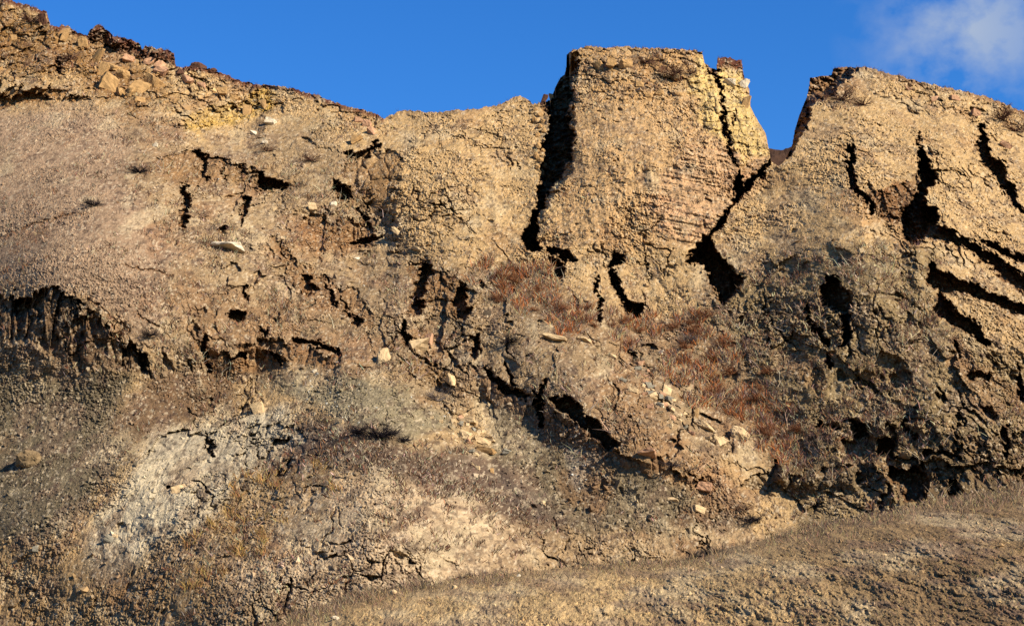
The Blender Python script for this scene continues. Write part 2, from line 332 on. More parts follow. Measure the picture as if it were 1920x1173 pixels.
FL = [
 (3.4, [(1595,268,3),(1590,285,12),(1598,315,14),(1601,350,13),(1625,372,15),(1632,398,9)]),
 (1.4, [(1726,245,3),(1727,270,6)]),
 (3.2, [(1742,432,30),(1790,444,26),(1820,462,24),(1860,490,24),(1925,535,28),(2000,580,20)]),
 (2.6, [(1840,452,5),(1870,468,14),(1925,492,14),(2000,530,8)]),
 (3.2, [(1752,498,10),(1758,525,36),(1810,538,24),(1860,562,22),(1930,582,16),(2050,610,6)]),
 (3.0, [(1768,548,12),(1768,580,28),(1800,600,24),(1830,622,26),(1846,640,16)]),
 (3.0, [(1838,230,8),(1842,262,18),(1844,292,18),(1870,310,16)]),
 (3.0, [(1838,285,10),(1875,322,22),(1888,350,18),(1905,382,12),(1940,410,6)]),
 (2.2, [(1516,568,4),(1519,600,10),(1528,615,9),(1550,636,10)]),
 (2.2, [(1552,655,8),(1558,680,12)]),
 (2.4, [(1334,112,12),(1344,150,10),(1355,200,5),(1361,240,7),(1370,285,5),(1382,312,5)]),
 (1.2, [(1378,205,2),(1376,235,4)]),
 (2.0, [(1118,522,3),(1122,550,8),(1124,575,7),(1129,602,9)]),
 (1.0, [(1078,548,3),(1080,578,4)]),
 (2.2, [(756,598,6),(762,642,12)]),
 (2.4, [(912,688,5),(935,720,14),(960,735,12),(985,746,8)]),
 (1.8, [(948,680,4),(962,722,7)]),
 (2.8, [(998,722,5),(1008,758,16),(1016,788,12)]),
 (1.8, [(1026,712,9),(1018,737,10)]),
 (1.8, [(1178,655,5),(1190,675,12)]),
 (2.4, [(360,282,5),(380,295,14),(385,335,10)]),
 (1.2, [(372,288,7),(400,299,7),(430,309,5),(480,322,7)]),
 (1.4, [(421,303,3),(424,338,6)]),
 (2.4, [(347,348,10),(350,375,15),(342,400,16),(345,424,10)]),
 (2.2, [(462,370,12),(458,392,12),(456,418,8)]),
 (1.8, [(408,432,5),(418,434,14),(424,430,4)]),
 (2.2, [(648,284,5),(668,292,14),(692,286,14),(706,268,8)]),
 (2.0, [(652,462,4),(680,452,10),(706,446,8)]),
 (1.4, [(672,392,8),(684,415,10),(690,430,4)]),
 (1.4, [(528,452,4),(531,482,6)]),
 (1.8, [(612,525,4),(620,560,12),(630,575,5)]),
 (1.4, [(638,562,5),(652,595,6)]),
 (1.8, [(660,592,6),(670,604,16)]),
 (1.4, [(464,533,6),(465,562,8)]),
 (2.0, [(432,590,8),(446,593,18),(458,590,8)]),
 (1.8, [(380,632,7),(384,668,10),(396,692,12)]),
 (1.8, [(430,672,5),(455,665,14)]),
 (1.6, [(505,662,5),(520,672,12),(527,688,5)]),
 (1.8, [(556,636,8),(600,648,9),(632,655,10),(640,665,4)]),
 (1.2, [(490,618,3),(505,624,9)]),
 (1.6, [(385,812,5),(392,835,12),(400,852,6)]),
 (1.6, [(520,828,14),(535,826,14)]),
 (1.2, [(318,912,10),(332,920,14)]),
 (1.6, [(1820,700,14),(1852,706,14)]),
 (1.8, [(1908,690,10),(1914,745,12)]),
 (1.8, [(1792,640,6),(1798,668,8)]),
 (1.4, [(1540,795,8),(1575,800,6)]),
 (1.6, [(1700,795,10),(1712,820,14)]),
 (1.6, [(1730,850,8),(1800,856,10)]),
 (1.6, [(1880,800,12),(1890,850,10)]),
 (0.5, [(165,560,2.5),(205,590,4),(250,622,4)]),
 (0.4, [(235,495,2.5),(280,512,4),(325,520,3)]),
 (0.4, [(255,590,2),(295,612,4)]),
 (0.35, [(0,445,2.5),(70,420,3.5),(140,400,2.5)]),
 (1.2, [(-300,195,18),(0,192,20),(60,182,16),(90,186,6)]),
 (1.2, [(108,110,8),(112,132,10)]),
 (0.9, [(330,232,6),(345,240,6)]),
 (1.0, [(481,165,4),(482,200,5)]),
 (1.0, [(1455,868,10),(1462,890,6)]),
 (1.4, [(1012,175,6),(1022,205,8)]),
 (1.0, [(170,55,4),(175,80,4)]),(1.2, [(268,96,4),(280,118,6)]),(1.0, [(300,100,3),(304,118,4)]),
]
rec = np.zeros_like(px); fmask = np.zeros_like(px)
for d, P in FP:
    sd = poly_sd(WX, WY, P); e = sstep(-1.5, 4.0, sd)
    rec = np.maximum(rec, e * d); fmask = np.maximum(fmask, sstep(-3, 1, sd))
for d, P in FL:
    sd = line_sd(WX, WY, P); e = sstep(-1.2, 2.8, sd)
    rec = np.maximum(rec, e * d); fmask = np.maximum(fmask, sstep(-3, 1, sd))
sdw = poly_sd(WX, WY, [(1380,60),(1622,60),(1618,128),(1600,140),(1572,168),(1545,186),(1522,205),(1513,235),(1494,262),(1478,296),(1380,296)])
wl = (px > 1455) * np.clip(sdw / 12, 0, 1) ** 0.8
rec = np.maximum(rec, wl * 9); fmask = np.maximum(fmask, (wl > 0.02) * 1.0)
# scarps: (depth, crumbly pillars 0..1, colour, [(x, top, bottom)])
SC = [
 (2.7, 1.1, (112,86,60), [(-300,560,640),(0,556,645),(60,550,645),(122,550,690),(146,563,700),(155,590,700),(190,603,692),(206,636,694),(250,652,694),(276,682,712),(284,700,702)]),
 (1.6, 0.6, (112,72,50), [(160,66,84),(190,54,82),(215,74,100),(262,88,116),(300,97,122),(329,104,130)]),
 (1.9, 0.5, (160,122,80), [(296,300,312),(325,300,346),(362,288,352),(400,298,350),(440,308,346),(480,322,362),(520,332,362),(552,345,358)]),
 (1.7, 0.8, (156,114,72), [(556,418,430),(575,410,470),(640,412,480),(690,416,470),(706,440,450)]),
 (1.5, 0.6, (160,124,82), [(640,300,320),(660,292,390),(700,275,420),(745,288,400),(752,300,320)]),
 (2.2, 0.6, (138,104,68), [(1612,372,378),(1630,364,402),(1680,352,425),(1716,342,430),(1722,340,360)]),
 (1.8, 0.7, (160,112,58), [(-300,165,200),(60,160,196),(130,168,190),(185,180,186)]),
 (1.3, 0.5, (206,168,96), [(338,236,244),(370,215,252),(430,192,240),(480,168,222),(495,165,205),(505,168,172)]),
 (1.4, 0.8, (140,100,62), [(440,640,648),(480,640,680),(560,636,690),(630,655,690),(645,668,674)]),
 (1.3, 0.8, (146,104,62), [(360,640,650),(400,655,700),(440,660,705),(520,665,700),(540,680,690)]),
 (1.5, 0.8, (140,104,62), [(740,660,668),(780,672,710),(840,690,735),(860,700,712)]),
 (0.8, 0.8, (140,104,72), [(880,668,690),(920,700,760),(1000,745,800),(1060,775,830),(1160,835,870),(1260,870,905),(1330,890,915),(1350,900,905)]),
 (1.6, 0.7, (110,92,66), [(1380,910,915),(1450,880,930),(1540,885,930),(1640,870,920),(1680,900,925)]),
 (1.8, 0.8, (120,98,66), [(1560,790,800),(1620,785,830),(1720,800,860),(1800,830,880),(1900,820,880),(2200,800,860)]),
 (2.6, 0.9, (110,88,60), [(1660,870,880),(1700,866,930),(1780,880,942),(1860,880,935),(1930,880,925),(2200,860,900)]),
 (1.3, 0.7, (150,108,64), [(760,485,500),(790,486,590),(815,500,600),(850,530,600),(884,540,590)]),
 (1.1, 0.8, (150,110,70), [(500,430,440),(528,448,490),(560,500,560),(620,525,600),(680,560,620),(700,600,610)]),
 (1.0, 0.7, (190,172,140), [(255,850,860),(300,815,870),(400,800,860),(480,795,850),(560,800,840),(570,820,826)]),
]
blk = np.exp(-(pcell(NX * 1.0, NZ * 0.55, 0.8, 77)[1] - pcell(NX * 1.0, NZ * 0.55, 0.8, 77)[0]) * 7)
flu2 = fbm(NX * 2.0, NZ * 0.9, 4.4, 0.45, 5, 0.6)
scm = []; step_add = np.zeros_like(px)
_v = pcell(NX, NZ * 0.10, 0.75, 61)[2]; _v2 = pcell(NX, NZ * 0.12, 1.9, 62)[2]
for d, pl, cc_, P in SC:
    xs0 = [q[0] for q in P]; tp = np.interp(WX, xs0, [q[1] for q in P]); bt = np.interp(WX, xs0, [q[2] for q in P])
    tp0 = tp
    tp = tp + (_v - 0.5) * np.minimum(20, (bt - tp) * 0.7) + (_v2 - 0.5) * np.minimum(9, (bt - tp) * 0.4)
    hgt = np.maximum(bt - tp, 4); t = (WY - tp) / hgt
    ins = sstep(0, 2.5 / hgt, t) * (t < 1) * sstep(xs0[0] - 1, xs0[0] + 6, WX) * sstep(xs0[-1] + 1, xs0[-1] - 6, WX)
    bf = 0.35 + 1.0 * ((_v * 7.3) % 1); over = 1.0 if d >= 2.5 else 0.22
    dd = d * bf * np.clip(1 - t, 0, 1) ** 0.75 * over
    we = min(45, (xs0[-1] - xs0[0]) * 0.3); ends = sstep(xs0[0] - 5, xs0[0] + we, WX) * sstep(xs0[-1] + 5, xs0[-1] - we, WX)
    if over < 1: step_add = step_add + (d * (0.9 + 0.55 * (0.6 * bf - 0.45) * sstep(1.25, 0.7, t)) * np.clip(t, 0, 1) * np.clip(1 - ((WY - tp0) / np.maximum(bt - tp0, 4) - 1) / 2.5, 0, 1)) * ends * (t > 0)
    pilr = sstep(-0.15, 0.2, flu2) * pl
    rec = np.maximum(rec, ins * dd * (1 - 0.62 * pilr) + ins * blk * 0.7 * np.clip(1 - t, 0, 1))
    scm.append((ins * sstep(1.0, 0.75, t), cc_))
# darker broken cuts on the lower right: vertical-walled pits by noise
pr = fbm(NX, NZ * 0.6, 63, 0.45, 5)
rec = np.maximum(rec, sstep(0.22, 0.34, pr) * 1.4 * m_olive * sstep(640, 760, py) * sstep(1480, 1560, px))
wx2 = NX + fbm(NX, NZ, 7.7, 0.7, 4) * 0.9; wz2 = NZ + fbm(NX, NZ, 17.7, 0.7, 4) * 0.9
for sc_, an, sd_, dp in ((0.28, 0.5, 31, 0.9), (0.7, 0.75, 32, 0.5)):
    g1, g2, gi = pcell(wx2, wz2 * an + wx2 * 0.25, sc_, sd_)
    on = sstep(0.0, 0.35, fbm(NX, NZ, sd_ + 500, 0.16, 3) + 0.10 * m_mid + 0.1 * m_olive - 0.1) * (1 - m_pinn) * (1 - 0.9 * m_dome) * (1 - 0.8 * m_scree)
    wdt = 0.07 * sc_ / 0.5 * (0.4 + 1.2 * sstep(-.3, .4, fbm(NX, NZ, sd_ + 600, 0.5, 3)))
    rec = np.maximum(rec, sstep(wdt, wdt * 0.3, g2 - g1) * dp * on)
    rec = rec + (gi - 0.5) * 0.5 * on * dp          # blocks shifted against each other
g1, g2, gi = pcell(NX + fbm(NX, NZ, 27.7, 1.2, 3) * 0.3, NZ * 0.5 + NX * 0.12 + fbm(NX, NZ, 37.7, 1.2, 3) * 0.2, 0.42, 43)
vb = np.clip(m_mid * 0.9 * (1 - m_rust) * sstep(230, 330, py) + m_olive * 0.8 - m_dome, 0, 1) * (1 - m_pale2) * sstep(-0.15, 0.2, fbm(NX, NZ, 711, 0.13, 3))
rec = rec + np.maximum(gi - 0.35, 0) * 1.9 * vb
g1, g2, gi = pcell(wx2, wz2 * 0.6, 1.3, 41)
rec = np.maximum(rec, (gi > 0.95) * sstep(0.05, 0.25, g2 - g1) * 0.8 * sstep(420, 520, py) * np.clip(m_mid + m_olive, 0, 1) * (1 - m_pale2) * (1 - m_dome))
Yd = Yd + step_add + rec * (1 + 0.22 * flu2 + 0.18 * fbm(NX, NZ, NY, 1.6, 3)) 
# free-standing spire at the lower right and the lip of the lower scarps
def bump(cx_, cy_, rx, ry, h): return h * np.exp(-((px-cx_)/rx)**2 - ((py-cy_)/ry)**2)
Yd = Yd - bump(1468, 885, 11, 20, 2.2) - bump(1520, 900, 60, 22, 1.2)
Yd = Yd - 1.2 * sstep(0, 20, poly_sd(WX, WY, [(280,250),(365,292),(480,322),(560,345),(560,380),(280,380)])) * 0

# back of the ridge
YD = Yd + behind * 0.16
DX, DZ = raydir(px, py)
VX = DX * Yd; VZ = DZ * Yd
k = YD / Yd + np.where(behind > 2, fbm(YD * 1.0, VZ, 9.0, 0.5, 4) * 0.005, 0)
X3 = VX * k; Y3 = YD; Z3 = VZ - behind * 0.16 * 0.12 + np.where(behind > 3, fbm(VX, YD, 5, 0.6, 4) * 0.35 - 0.35, 0)
P3 = np.stack([X3, Y3, Z3], -1).astype(np.float32)

# ---- colour of the ground
col = np.empty(px.shape + (3,), np.float32); col[:] = alb((212,174,120))
def paint(mask, c, a=1.0):
    global col
    m = (mask * a)[..., None]; col = col * (1 - m) + alb(c) * m
n1 = fbm(NX, NZ, 201, 0.10, 4); n2 = fbm(NX, NZ, 221, 0.5, 4); n3 = fbm(NX, NZ, 241, 1.8, 3)
paint(m_dome, (182,150,116)); paint(soft([(-300,545),(150,560),(280,680),(250,700),(-300,680)],20), (150,122,88))
paint(m_mid, (174,144,104), 0.9)
paint(m_olive, (158,132,90), 0.9)
paint(m_butte, (214,172,118)); paint(m_strata, (218,174,126), 0.8)
paint(m_yelL, (168,126,76)); paint(m_yel2, (214,170,88)); paint(m_bytop, (206,162,104), 0.7)
paint(m_pinn, (232,196,122), 0.85)
paint(m_scree, (128,112,84)); paint(m_brown, (140,110,78)); paint(m_pale1, (216,196,158)); paint(m_pale2, (208,178,138), 0.9)
paint(m_blue, (168,150,114)); paint(m_talus, (144,124,92)); paint(m_white, (186,180,160), 0.5)
paint(m_rust, (158,124,88), 0.7); paint(m_dark, (96,80,70), 0.85); paint(m_gold, (164,134,92), 0.5)
paint(m_red, (156,114,72), 0.6); paint(m_face * sstep(300, 350, py + 0 * px) , (150,120,80), 0.5); paint(m_face, (160,124,82), 0.4)
paint(soft([(700,300),(740,280),(745,350),(700,400),(650,330)], 12), (150,105,60), 0.6)
paint(soft([(1620,360),(1720,345),(1700,430),(1640,408)], 6), (150,100,58), 0.9)
paint(soft([(1170,640),(1300,860),(1440,900),(1380,960),(1200,870),(1080,760)], 25), (178,136,92), 0.7)
# dark topsoil along the left and central skyline
dcr = py - CR
ts = sstep(14 + 6 * n2, 4, dcr) * np.where(px < 720, 1, np.where((px > 1330) & (px < 1400), 1.2, np.where(px > 1500, 0.55, 0.25)))
ts = np.clip(ts + sstep(30, 16, dcr) * ((px > 160) & (px < 335) | (px > 1340) & (px < 1395)) * 0.9, 0, 1)
paint(ts, (112,66,42))
pt = fbm(NX, NZ * 1.6, 801, 0.75, 4, 0.6)
paint(sstep(0.05, 0.22, pt) * np.clip(m_pale2 + m_dark + m_gold * 0.5, 0, 1), (112,88,68), 0.5)
paint(sstep(0.10, 0.28, -pt) * np.clip(m_pale2 * 0.8 + m_dark * 0.7 + m_gold * 0.4, 0, 1), (214,188,150), 0.6)
paint(sstep(0.12, 0.3, -pt) * m_mid, (196,168,128), 0.5)
paint(sstep(0.0, 0.25, fbm(NX, NZ * 1.4, 811, 0.5, 4, 0.6)) * m_olive, (172,146,104), 0.6)
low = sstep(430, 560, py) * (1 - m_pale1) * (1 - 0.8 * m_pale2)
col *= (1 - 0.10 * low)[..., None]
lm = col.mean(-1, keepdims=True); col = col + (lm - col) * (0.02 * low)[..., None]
paint(soft([(-300,1080),(120,1020),(250,1060),(420,1080),(600,1170),(560,1300),(-300,1300)], 20), (146,118,82), 0.7)
paint(soft([(950,1000),(1250,1000),(1450,980),(1500,1000),(1300,1080),(900,1110)], 20), (176,146,108), 0.7)
# bedding stripes (real colour banding)
stripe = fbm(NX * 0.08 + NZ * 0.1, NZ * 1.5 + NX * 0.35, 6.0, 1.6, 3)
col *= (1 + 0.32 * stripe * (m_strata + 0.5 * m_pinn + 0.12))[..., None]
paint(sstep(0.1, 0.4, stripe) * m_strata, (204,150,112), 0.4)
# litter, dust and stain patches
paint(sstep(0.10, 0.40, n2 + 0.5 * n1) * (1 - m_pinn), (132,106,84), 0.45)
paint(sstep(0.20, 0.45, fbm(NX, NZ, 261, 0.22, 4)), (160,112,72), 0.35)
paint(sstep(0.20, 0.50, fbm(NX, NZ, 281, 0.4, 4)) * (1 - m_olive * 0.6), (220,196,152), 0.4)
paint(sstep(0.28, 0.40, fbm(NX, NZ * 1.3, 301, 1.5, 3)), (98,76,60), 0.55)
paint(sstep(0.05,0.3,n2) * m_pale1, (150,128,98), 0.5)
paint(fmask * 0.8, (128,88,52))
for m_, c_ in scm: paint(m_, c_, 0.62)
spk = fbm(NX, NZ, 501, 4.5, 2)
paint(sstep(0.15, 0.40, spk) * (1 - 0.4 * m_pinn) * (0.5 + 0.6 * sstep(-.2, .3, n2)), (84,66,54), 0.6)
paint(sstep(0.30, 0.5, fbm(NX, NZ, 521, 5.5, 2)), (238,214,174), 0.5)
col *= (1 + 0.20 * n3 + 0.18 * n2 + 0.1 * n1)[..., None] * (0.82 + 0.36 * rng.random(col.shape[:2]))[..., None].astype(np.float32)
lum = col.mean(-1, keepdims=True); col = lum + (col - lum) * 1.03
col = np.clip(col, 0.012, 0.8)

ny, nx = px.shape
idx = np.arange(ny * nx, dtype=np.int32).reshape(ny, nx)
quads = np.stack([idx[1:, :-1], idx[1:, 1:], idx[:-1, 1:], idx[:-1, :-1]], -1).reshape(-1, 4)
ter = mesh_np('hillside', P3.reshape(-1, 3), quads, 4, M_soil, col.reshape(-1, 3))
tag(ter, kind='structure')
def surf(x, y): return bil(P3, np.asarray(x, float), np.asarray(y, float), pxs[0], pys[0], STEP)
def surfcol(x, y): return bil(col, np.asarray(x, float), np.asarray(y, float), pxs[0], pys[0], STEP)
def mval(m, x, y): return bil(m, np.asarray(x, float), np.asarray(y, float), pxs[0], pys[0], STEP)

# ------------------------------------------------------------------ foreground slope (a nearer spur)
FC = [(-300,1330),(300,1240),(480,1182),(560,1152),(640,1122),(760,1097),(900,1077),(1050,1060),(1250,1053),(1330,1040),(1450,1002),(1600,976),(1750,946),(1920,918),(2250,870)]
fxs = np.arange(-300, 2240, 1.8, dtype=np.float32); fys = np.arange(780, 1500, 1.8, dtype=np.float32)
FX, FY = np.meshgrid(fxs, fys)
fcr = np.interp(fxs, [c[0] for c in FC], [c[1] for c in FC]).astype(np.float32)
kk = np.exp(-np.linspace(-2, 2, 61)**2); kk /= kk.sum()
fcr = np.convolve(np.pad(fcr, 30, mode='edge'), kk, 'valid').astype(np.float32)
fcr += perlin(fxs / 90, 0.3, 5.7) * 7 + perlin(fxs / 25, 0.3, 2.7) * 3 + perlin(fxs / 7, 0.3, 2.7) * 1.4
fb = np.maximum(fcr - FY, 0); fpy = np.maximum(FY, fcr)
fcs = np.convolve(np.pad(fcr, 60, mode='edge'), np.ones(121) / 121, 'valid').astype(np.float32)
dpt = fpy - fcr; dps = np.maximum(fpy - fcs, 0)
fY = 92 - 9 * (1 - np.exp(-dps / 40)) - dps * 0.052 + np.interp(FX, [-300, 900, 1500, 2250], [3, 0, -1, -6])
fdx, fdz = raydir(FX, fpy); fNX = fdx * fY; fNZ = fdz * fY
edge = sstep(0, 40, dpt)
fY = fY + fbm(fNX, fNZ, 5.5, 0.12, 4) * 1.6 * edge - (np.abs(fbm(fNX, fNZ * 1.4, 15.5, 0.6, 4)) - 0.2) * 0.45 * (0.3 + 0.7 * edge)
fY = fY + fbm(fNX, fNZ * 1.3, 25.5, 1.8, 4, 0.62) * 0.24 * (0.3 + 0.7 * edge) + fbm(fNX, fNZ, 35.5, 5, 2) * 0.08
fY = fY + sstep(0.22, 0.42, fbm(fNX, fNZ, 45.5, 1.7, 3)) * 0.10 * edge + fbm(fNX, fNZ, 55.5, 3.5, 2, 0.7) * 0.12 + fbm(fNX, fNZ, 55.5, 9, 2, 0.7) * 0.13
fdx, fdz = raydir(FX, fpy)
FP3 = np.stack([fdx * fY, fY + fb * 0.055, fdz * fY - fb * 0.055 * 0.55], -1).astype(np.float32)
fcol = np.empty(FX.shape + (3,), np.float32); fcol[:] = alb((214,178,122))
def fpaint(m, c, a=1.0):
    global fcol
    m = (m * a)[..., None]; fcol = fcol * (1 - m) + alb(c) * m
fpaint(sstep(1200, 1800, FX + 60 * fbm(fNX, fNZ, 3, .2, 3)), (148,118,80), 0.85)
fpaint(sstep(0.1, 0.35, fbm(fNX, fNZ, 301, 0.3, 4)), (128,100,74), 0.35)
fpaint(sstep(0.0, 0.3, fbm(fNX, fNZ * 2, 311, 0.35, 4)), (226,198,150), 0.6)
fpaint(sstep(0.05, 0.3, fbm(fNX + fNZ, fNZ * 3, 371, 0.6, 4)), (134,106,88), 0.5)
fpaint(sstep(0.25, 0.4, fbm(fNX, fNZ, 321, 2.0, 3)), (104,80,58), 0.35)
fpaint(sstep(1000, 600, FX) * sstep(60, 10, dpt), (206,164,104), 0.5)
fpaint(sstep(26, 6, dpt + 8 * fbm(fNX, fNZ, 331, .3, 3)), (160,130,92), 0.6)
fcol *= (0.82 + 0.36 * rng.random(FX.shape))[..., None].astype(np.float32)
fpaint(sstep(0.2, 0.4, fbm(fNX, fNZ, 361, 6, 2)), (90,70,54), 0.55)
fcol *= (1 + 0.25 * fbm(fNX, fNZ, 341, 1.2, 4))[..., None]
fcol = np.clip(fcol, 0.012, 0.8)
idf = np.arange(FX.size, dtype=np.int32).reshape(FX.shape)
fq = np.stack([idf[1:, :-1], idf[1:, 1:], idf[:-1, 1:], idf[:-1, :-1]], -1).reshape(-1, 4)
fo = mesh_np('foreground_slope', FP3.reshape(-1, 3), fq, 4, M_soil, fcol.reshape(-1, 3)); tag(fo, kind='structure')
def fsurf(x, y): return bil(FP3, np.asarray(x, float), np.asarray(y, float), fxs[0], fys[0], 1.8)
def fcrest(x): return np.interp(x, fxs, fcr)

# valley floor reaching the horizon, and the far ridge seen through the notch
gxs = np.linspace(-900, 900, 181); gys = np.concatenate([np.linspace(-200, 160, 91), np.linspace(170, 2500, 60)])
QX, QY = np.meshgrid(gxs, gys); QZ = -2.0 + fbm(QX, QY, 0.5, 0.02, 4) * 0.8 - sstep(75, 90, QY) * 6
idg = np.arange(QX.size, dtype=np.int32).reshape(QX.shape)
gq = np.stack([idg[:-1, :-1], idg[:-1, 1:], idg[1:, 1:], idg[1:, :-1]], -1).reshape(-1, 4)
gc = np.empty(QX.shape + (3,), np.float32); gc[:] = alb((170,140,98)); gc *= (1 + 0.3 * fbm(QX, QY, 3, 0.05, 4))[..., None]
tag(mesh_np('ground', np.stack([QX, QY, QZ], -1).reshape(-1, 3), gq, 4, M_soil, gc.reshape(-1, 3)), kind='structure')
hx = np.linspace(-14, 14, 120); hy = np.linspace(-10, 14, 100); HX, HY = np.meshgrid(hx, hy)
bx0, bz0 = raydir(1462, 272); BY = 186.0
HZ = bz0 * BY - 0.4 - (HX / 6) ** 2 * 0.3 - np.abs(HY) * 0.75 + fbm(HX, HY, 8, 0.5, 5) * 0.7
idh = np.arange(HX.size, dtype=np.int32).reshape(HX.shape)
hq = np.stack([idh[:-1, :-1], idh[:-1, 1:], idh[1:, 1:], idh[1:, :-1]], -1).reshape(-1, 4)
hc = np.empty(HX.shape + (3,), np.float32); hc[:] = alb((84,60,44)); hc *= (1 + 0.4 * fbm(HX, HY, 3, 1, 3))[..., None]
tag(mesh_np('distant_hill', np.stack([HX + bx0 * BY, HY + BY, HZ], -1).reshape(-1, 3), hq, 4, M_soil, hc.reshape(-1, 3)), kind='structure')

# ------------------------------------------------------------------ rocks
PM = 130 * math.tan(R(HFOV / 2)) / 960 / 130        # metres per px per metre of distance
import bmesh
def rock_mesh(name, sx, sy, sz, seed, c, kind='block'):
    """hull of jittered points, subdivided and roughened; dimensions sx (across) sy (deep) sz (high) metres"""
    r = random.Random(seed); bm = bmesh.new()
    n = 16 if kind == 'block' else 30
    for i in range(n):
        if kind == 'block':
            p = Vector([r.choice((-1, 1)) * r.uniform(0.62, 1) for _ in range(3)])
            if r.random() < 0.45: p[r.randrange(3)] *= r.uniform(-0.6, 0.6)
        else:
            p = Vector([r.gauss(0, 1) for _ in range(3)]).normalized() * r.uniform(0.85, 1.0)
        bm.verts.new(p)
    bmesh.ops.convex_hull(bm, input=bm.verts)
    for v in [v for v in bm.verts if not v.link_faces]: bm.verts.remove(v)
    bmesh.ops.bevel(bm, geom=list(bm.edges), offset=0.09, segments=1, affect='EDGES', clamp_overlap=True)
    bmesh.ops.triangulate(bm, faces=bm.faces)
    bmesh.ops.subdivide_edges(bm, edges=list(bm.edges), cuts=3, use_grid_fill=True)
    bm.normal_update()
    V = np.array([v.co[:] for v in bm.verts]); Nn = np.array([v.normal[:] for v in bm.verts])
    mxs = np.abs(V).max(0); V = V / mxs
    d = fbm(V[:,0] + seed * 3.7, V[:,1], V[:,2], 1.6, 5, 0.6) * (0.17 if kind == 'block' else 0.24)
    lay = np.sin(V[:,2] * 9 + 3 * fbm(V[:,0] + seed, V[:,1], V[:,2], 1.0, 2)) * 0.025 if kind == 'block' else 0
    V = V + Nn * (d + lay)[:, None]
    V = V * np.array([sx, sy, sz]) / 2
    fs = [[v.index for v in f.verts] for f in bm.faces if len(f.verts) == 3]
    bm.verts.index_update(); fs = [[v.index for v in f.verts] for f in bm.faces]
    bm.free()
    fa = np.array([f for f in fs if len(f) == 3])
    cc = alb(c) * 1.22 * (1 + 0.35 * fbm(V[:,0] + seed, V[:,1], V[:,2], 2.5, 4))[:, None]
    return V, fa, np.clip(cc, 0.01, 0.8)
def rock(name, x, y, wpx, hpx, c, label, cat='rock', tilt=0, yaw=None, kind='block', deep=0.8, sink=0.25, group=None, surface=surf, seed=None, slope=0.35):
    p = Vector(surface(x, y + hpx * 0.25))
    mpp = p.y / F
    sx, sz = wpx * mpp, hpx * mpp
    seed = int(x * 7 + y * 13) if seed is None else seed
    V, fa, cc = rock_mesh(name, sx, sx * deep, sz * 1.15, seed, c, kind)
    o = mesh_np(name, V, fa, 3, M_rock, cc)
    yaw = random.Random(seed).uniform(-0.5, 0.5) if yaw is None else yaw
    o.rotation_euler = (slope * random.Random(seed + 1).uniform(-1.4, 0.1), R(-tilt), yaw)
    dv = p.normalized()
    o.location = p - dv * (sx * deep * (0.5 - sink)) + Vector((0, 0, sz * 0.12))
    tag(o, label, cat, group)
    return o
TAN=(214,182,134); WHITE=(222,202,168); YEL=(186,146,94); BRN=(100,68,50); PINK=(196,150,112); GREY=(150,140,118); CLOD=(140,116,82)
